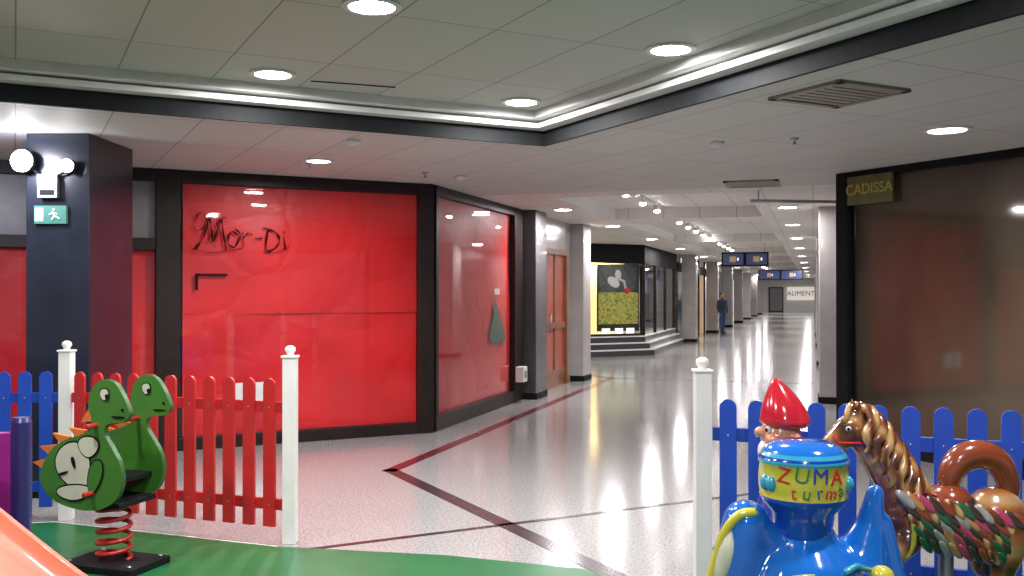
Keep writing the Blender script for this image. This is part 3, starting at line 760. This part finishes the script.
for a in (-1.25, -1.05, 1.0): b.ell((0.163*math.sin(a), -0.163*math.cos(a), 0.88), (0.022, 0.022, 0.03), 'gcyan')
b.done()
b = Bld('body', ro, YAW, e)
b.ell((0, 0.05, 0.44), (0.27, 0.32, 0.26), 'gblue')
b.cap((-0.06, -0.02, 0.5), (0.02, 0.0, 0.62), 0.17, 0.12, 'gblue')
b.cap((-0.22, -0.02, 0.72), (-0.26, -0.02, 0.40), 0.09, 0.125, 'gblue'); b.cap((-0.22, -0.02, 0.70), (-0.10, 0.0, 0.60), 0.085, 0.09, 'gblue')
b.cap((0.27, 0.0, 0.83), (0.25, 0.0, 0.70), 0.034, 0.055, 'gblue'); b.cap((0.25, 0, 0.70), (0.20, 0, 0.5), 0.055, 0.13, 'gblue'); b.cap((0.30, 0, 0.72), (0.33, 0, 0.45), 0.035, 0.07, 'gblue')
b.cap((0, 0.1, 0.25), (0, 0.42, 0.3), 0.24, 0.18, 'gblue')
b.done(remesh=0.012, smooth=5)
b = Bld('trim_and_base', ro, YAW, e)
b.tube(catmull([(-0.20, -0.08, 0.775), (-0.26, -0.08, 0.765), (-0.31, -0.07, 0.70), (-0.345, -0.07, 0.60), (-0.375, -0.07, 0.48), (-0.37, -0.07, 0.36)], 4, False), 0.018, 'gyellow', 10)
b.ell((-0.315, -0.06, 0.60), (0.04, 0.05, 0.12), 'cream', Euler((0, 0.25, 0))); b.ell((-0.36, -0.07, 0.45), (0.03, 0.05, 0.08), 'gred')
b.tube([(0.09, -0.19, 0.585), (0.14, -0.16, 0.60), (0.20, -0.13, 0.58)], 0.012, 'gcyan', 10)
b.ell((0.10, -0.225, 0.53), (0.05, 0.03, 0.035), 'gyellow'); b.ell((0.25, -0.115, 0.55), (0.045, 0.04, 0.04), 'gyellow'); b.ell((-0.05, -0.255, 0.48), (0.06, 0.03, 0.05), 'gyellow')
b.tube([(-0.2, -0.17, 0.52), (-0.1, -0.21, 0.57), (0.02, -0.2, 0.58)], 0.010, 'gyellow', 8)
b.lathe((0, 0.1, 0), [(0.3, 0), (0.3, 0.12), (0.24, 0.18), (0.2, 0.24)], 'gred', 32)
b.done()

# ------------------------------------------------------------------ gnome
M['skinp'] = pm('painted_skin', (0.55, 0.24, 0.15), 0.2, coat=0.8); M['beard'] = pm('painted_white_beard', (0.70, 0.68, 0.65), 0.3, coat=0.6)
g = S(1.20, 4.20, 0.018); e = empty('gnome_figure', g, YAW)
b = Bld('hat', g, YAW, e)
def shr(z):
    t = max(0, (z-1.0)/0.21); return Vector((-0.045*t*t, 0, 0))
b.lathe((0, 0, 0), [(0.085, 0.995), (0.104, 1.005), (0.110, 1.02), (0.106, 1.04), (0.098, 1.07), (0.082, 1.105), (0.062, 1.14), (0.040, 1.172), (0.022, 1.195), (0.012, 1.206), (0.0, 1.210)], 'gred', 28, shear=shr); b.done()
b = Bld('head', g, YAW, e)
b.ell((-0.02, 0, 0.96), (0.09, 0.085, 0.09), 'skinp'); b.ell((-0.115, -0.02, 0.975), (0.028, 0.024, 0.024), 'skinp'); b.ell((-0.07, -0.055, 0.945), (0.035, 0.03, 0.03), 'skinp')
b.ell((0.03, -0.085, 0.95), (0.02, 0.012, 0.03), 'skinp'); b.done(remesh=0.008, smooth=3)
b = Bld('eyes', g, YAW, e); b.ell((-0.085, -0.048, 0.99), (0.014, 0.012, 0.016), 'beard'); b.ell((-0.095, -0.053, 0.988), (0.007, 0.006, 0.009), 'black')
b.tube([(-0.10, -0.03, 1.008), (-0.075, -0.06, 1.01)], 0.006, 'beard'); b.tube([(-0.10, -0.03, 0.915), (-0.08, -0.06, 0.91)], 0.005, 'gred'); b.done()
b = Bld('beard', g, YAW, e); b.cap((-0.06, -0.01, 0.89), (-0.04, -0.03, 0.72), 0.065, 0.03, 'beard'); b.done(remesh=0.01, smooth=3)
b = Bld('body', g, YAW, e); b.cap((0.01, 0, 0.80), (0.01, 0, 0.48), 0.085, 0.13, 'gblue2')
for s_ in (-1, 1):
    b.cap((0, s_*0.10, 0.78), (-0.06, s_*0.13, 0.62), 0.045, 0.035, 'gblue2'); b.cap((0, s_*0.07, 0.4), (-0.03, s_*0.08, 0.1), 0.07, 0.05, 'gblue2')
b.done(remesh=0.012, smooth=4)
b = Bld('boots_and_hands', g, YAW, e)
for s_ in (-1, 1):
    b.ell((-0.06, s_*0.08, 0.05), (0.10, 0.05, 0.05), 'wood'); b.ell((-0.07, s_*0.13, 0.585), (0.03, 0.03, 0.035), 'skinp')
    for i in range(4): b.cap((-0.09+0.015*i, s_*0.135, 0.57), (-0.095+0.016*i, s_*0.12, 0.535), 0.010, 0.008, 'skinp', 4)
b.done()

# ------------------------------------------------------------------ carousel horse
M['hbrown'] = rampmat('painted_horse_coat', [(0.0, (0.06, 0.02, 0.008)), (0.45, (0.17, 0.05, 0.014)), (0.8, (0.30, 0.11, 0.026)), (0.97, (0.38, 0.21, 0.09))], scale=2.2, dist=7, coat=1.0, rough=0.2, interp='LINEAR', rot=(0.3, 0.9, 0))
M['hmane'] = rampmat('painted_mane', [(0.0, (0.08, 0.022, 0.01)), (0.4, (0.24, 0.08, 0.02)), (0.85, (0.44, 0.27, 0.11))], scale=6, dist=3, coat=1.0, rough=0.2, interp='LINEAR')
M['hred'] = pm('glossy_chestnut', (0.20, 0.04, 0.015), 0.18, coat=1.0)
M['hgrey'] = pm('painted_silver', (0.24, 0.235, 0.23), 0.25, coat=1.0, var=0.3, scale=25)
M['hdark'] = pm('painted_dark_umber', (0.035, 0.022, 0.02), 0.25, coat=1.0)
M['hpink'] = pm('glossy_pink', (0.34, 0.04, 0.10), 0.2, coat=0.8)
M['hgreen'] = pm('glossy_dark_green', (0.015, 0.09, 0.04), 0.2, coat=0.8)
DH = 4.05
ho = S((900-512)/955*DH, DH, 0.018); e = empty('carousel_horse', ho, YAW)
def hp(px_, py_, y=0): return ((px_-900)*DH/955, y, H-0.02-(py_-293)*DH/955)
b = Bld('body', ho, YAW, e)
b.ell(hp(948, 522), (0.24, 0.12, 0.115), 'hbrown'); b.ell(hp(908, 512), (0.12, 0.12, 0.15), 'hbrown', Euler((0, 0.5, 0))); b.ell(hp(995, 517), (0.13, 0.125, 0.135), 'hbrown')
b.cap(hp(904, 500), hp(880, 460), 0.105, 0.075, 'hbrown'); b.cap(hp(880, 460), hp(857, 430), 0.075, 0.058, 'hbrown')
b.ell(hp(852, 424), (0.055, 0.046, 0.050), 'hbrown'); b.ell(hp(848, 435), (0.052, 0.042, 0.050), 'hbrown')
b.cap(hp(846, 424), hp(827, 443), 0.040, 0.028, 'hbrown'); b.ell(hp(825, 446), (0.034, 0.034, 0.032), 'hbrown'); b.cap(hp(844, 442), hp(830, 452), 0.030, 0.020, 'hbrown')
for s_ in (-1, 1):
    b.cap(hp(858, 416, s_*0.030), hp(855, 400, s_*0.040), 0.020, 0.007, 'hbrown')
    sg = 0 if s_ < 0 else 14
    b.cap(hp(900, 535, s_*0.075), hp(876-sg*0.5, 560, s_*0.08), 0.06, 0.038, 'hbrown'); b.cap(hp(876-sg*0.5, 560, s_*0.08), hp(893-sg, 590, s_*0.08), 0.036, 0.024, 'hbrown')
    b.cap(hp(1000, 530, s_*0.08), hp(990, 570, s_*0.085), 0.085, 0.045, 'hbrown'); b.cap(hp(990, 570, s_*0.085), hp(1012, 600, s_*0.085), 0.042, 0.028, 'hbrown'); b.cap(hp(1012, 600, s_*0.085), hp(1003, 632, s_*0.085), 0.026, 0.022, 'hbrown')
b.done(remesh=0.010, smooth=3)
b = Bld('hooves', ho, YAW, e)
for s_ in (-1, 1):
    sg = 0 if s_ < 0 else 14
    b.lathe(hp(893-sg, 603, s_*0.08), [(0.035, 0), (0.027, 0.05)], 'hdark', 16); b.lathe(hp(1003, 645, s_*0.085), [(0.036, 0), (0.026, 0.055)], 'hdark', 16)
b.done()
b = Bld('mane', ho, YAW, e)
mp_ = [(858, 408), (866, 415), (874, 424), (881, 434), (888, 444), (895, 455), (902, 466), (908, 478)]
for i, (x_, y_) in enumerate(mp_):
    for s_ in (-1, 1):
        p_ = Vector(hp(x_, y_, s_*0.015)); l = 0.045+0.008*i
        path = catmull([p_, p_+Vector((0.03, s_*0.035, 0.0)), p_+Vector((0.035, s_*0.07, -0.03-l*0.4)), p_+Vector((0.0, s_*0.085, -0.05-l)), p_+Vector((0.012, s_*0.088, -0.08-l*1.4)), p_+Vector((-0.01, s_*0.08, -0.10-l*1.6))], 3, False)
        nn = len(path); b.tube(path, [0.024*math.sin(math.pi*(0.2+0.78*k/(nn-1)))+0.003 for k in range(nn)], ['hmane', 'hbrown'][i % 2], 10)
b.tube(catmull([hp(858, 406, 0), hp(850, 405, -0.02), hp(843, 413, -0.042), hp(842, 421, -0.045)], 3, False), [0.018, 0.019, 0.02, 0.02, 0.018, 0.016, 0.013, 0.010, 0.007, 0.004], 'hmane', 10)
b.done()
b = Bld('face_details', ho, YAW, e)
b.ell(hp(845, 427, -0.040), (0.012, 0.008, 0.011), 'beard'); b.ell(hp(844.5, 427, -0.046), (0.007, 0.004, 0.008), 'black')
b.ell(hp(821, 443, -0.028), (0.006, 0.005, 0.008), 'black'); b.tube([hp(820, 452, -0.02), hp(831, 450, -0.034)], 0.004, 'hdark', 6)
b.tube([hp(831, 433, -0.030), hp(835, 441, -0.038), hp(836, 452, -0.028)], 0.006, 'gred', 6); b.tube([hp(835, 441, -0.038), hp(862, 440, -0.062), hp(885, 480, -0.10), hp(925, 490, -0.11)], 0.006, 'gred', 6)
b.done()
b = Bld('saddle', ho, YAW, e)
b.ell(hp(950, 510), (0.12, 0.132, 0.10), 'hdark'); b.ell(hp(948, 503), (0.10, 0.115, 0.09), 'hred')
b.tube([hp(926, 502), hp(922, 490), hp(920, 483)], [0.045, 0.03, 0.015], 'hred', 12)
b.done()
b = Bld('curled_tail', ho, YAW, e)
pt = [(1004, 506), (1008, 488), (1002, 468), (989, 456), (972, 454), (958, 461), (950, 474), (946, 487), (936, 495)]
pts3 = catmull([hp(*p) for p in pt], 4, False); nn = len(pts3)
b.tube(pts3, [0.022+0.040*math.sin(math.pi*min(1, 0.1+0.85*k/(nn-1))) for k in range(nn)], 'hred', 16)
b.done()
b = Bld('feathered_blanket', ho, YAW, e)
colsf = ['hgrey', 'hdark', 'hgreen', 'hbrown', 'hred', 'hdark', 'hpink', 'hmane']
k = 0
for row in range(5):
    for i in range(13-row):
        x_ = 892+i*9.5+row*5; y_ = 492+row*11+i*1.8
        bul = 0.122+0.03*math.sin(math.pi*(row+1)/7.0)-0.003*row
        b.ell(hp(x_, y_, -bul), (0.019, 0.008, 0.052), colsf[(k*3+row*2) % 8], Euler((0.15*(row-2), -0.75, 0)), seg=12); k += 1
b.tube(catmull([hp(888, 486, -0.11), hp(898, 510, -0.14), hp(900, 535, -0.13), hp(894, 550, -0.11)], 4, False), 0.011, 'gyellow', 8)
b.done()
b = Bld('stand', ho, YAW, e)
b.tube([hp(945, 540), (hp(945, 540)[0], 0, 0.1)], 0.03, 'metal', 12); b.box((-0.1, -0.2, 0), (0.6, 0.2, 0.1), 'gblue2')
b.done(bevel=0.01)

# ------------------------------------------------------------------ distant person
M['jacket'] = pm('navy_jacket', (0.02, 0.03, 0.07), 0.7); M['jeans'] = pm('blue_jeans', (0.03, 0.07, 0.20), 0.8)
M['skin'] = pm('skin', (0.50, 0.30, 0.22), 0.5); M['hair'] = pm('dark_hair', (0.02, 0.014, 0.01), 0.6); M['shoe'] = pm('dark_shoes', (0.02, 0.02, 0.02), 0.5)
pp = Vector((-3.42, 38.4, 0.0)); prz = math.radians(-50)
e = empty('person_standing', pp, prz)
b = Bld('jacket_torso', pp, prz, e)
b.ell((0, 0, 1.12), (0.11, 0.17, 0.24), 'jacket'); b.ell((0, 0, 1.26), (0.10, 0.185, 0.10), 'jacket'); b.ell((0, 0, 0.92), (0.11, 0.16, 0.12), 'jacket'); b.cap((0, 0, 1.32), (0.01, 0, 1.38), 0.06, 0.055, 'jacket')
for s_ in (-1, 1):
    b.cap((0, s_*0.17, 1.28), (-0.02, s_*0.215, 1.04), 0.055, 0.043, 'jacket'); b.cap((-0.02, s_*0.215, 1.04), (0.07, s_*0.20, 0.83), 0.042, 0.032, 'jacket')
b.done(remesh=0.014, smooth=3)
b = Bld('jeans', pp, prz, e)
b.ell((0, 0, 0.86), (0.105, 0.15, 0.10), 'jeans')
for s_, fx in ((-1, 0.08), (1, -0.05)):
    b.cap((0, s_*0.08, 0.82), (fx*0.6+0.02, s_*0.09, 0.45), 0.082, 0.055, 'jeans'); b.cap((fx*0.6+0.02, s_*0.09, 0.45), (fx, s_*0.09, 0.09), 0.053, 0.042, 'jeans')
b.done(remesh=0.012, smooth=3)
b = Bld('shoes', pp, prz, e)
for s_, fx in ((-1, 0.08), (1, -0.05)): b.ell((fx+0.05, s_*0.09, 0.042), (0.13, 0.045, 0.042), 'shoe')
b.done()
b = Bld('head', pp, prz, e)
b.cap((0.0, 0, 1.34), (0.015, 0, 1.44), 0.05, 0.048, 'skin'); b.ell((0.02, 0, 1.51), (0.085, 0.07, 0.10), 'skin'); b.ell((0.06, 0, 1.46), (0.045, 0.045, 0.05), 'skin')
b.cap((0.098, 0, 1.52), (0.112, 0, 1.495), 0.01, 0.014, 'skin'); b.ell((0.0, 0.07, 1.51), (0.02, 0.012, 0.03), 'skin'); b.ell((0.0, -0.07, 1.51), (0.02, 0.012, 0.03), 'skin')
b.done(remesh=0.008, smooth=2)
b = Bld('hair_and_face', pp, prz, e)
b.ell((-0.005, 0, 1.545), (0.088, 0.077, 0.085), 'hair')
for s_ in (-1, 1): b.ell((0.096, s_*0.028, 1.52), (0.008, 0.012, 0.008), 'hair')
b.ell((0.10, 0, 1.46), (0.006, 0.02, 0.006), 'springred'); b.done()
b = Bld('hands', pp, prz, e)
for s_ in (-1, 1):
    b.ell((0.09, s_*0.20, 0.775), (0.028, 0.016, 0.045), 'skin')
    for i in range(4):
        x_ = 0.07+0.014*i; l = (0.06, 0.07, 0.065, 0.05)[i]
        b.cap((x_, s_*0.20, 0.745), (x_+0.008, s_*0.197, 0.745-l*0.55), 0.008, 0.0075, 'skin', 4); b.cap((x_+0.008, s_*0.197, 0.745-l*0.55), (x_+0.016, s_*0.19, 0.745-l), 0.0075, 0.006, 'skin', 4)
    b.cap((0.11, s_*0.198, 0.79), (0.135, s_*0.19, 0.745), 0.01, 0.008, 'skin', 4)
b.done(weld=False)

# ------------------------------------------------------------------ world & camera
w = bpy.data.worlds.new('World'); sc.world = w; w.use_nodes = True
bg = w.node_tree.nodes['Background']; bg.inputs[0].default_value = (0.58, 0.57, 0.68, 1); bg.inputs[1].default_value = 0.5
cam = bpy.data.cameras.new('camera'); co = bpy.data.objects.new('camera', cam); COL.objects.link(co)
cam.sensor_width = 36; cam.lens = 955/1024*36; cam.clip_end = 200
co.location = (0, 0, H); co.rotation_euler = (math.radians(90.3), 0, YAW)
sc.camera = co
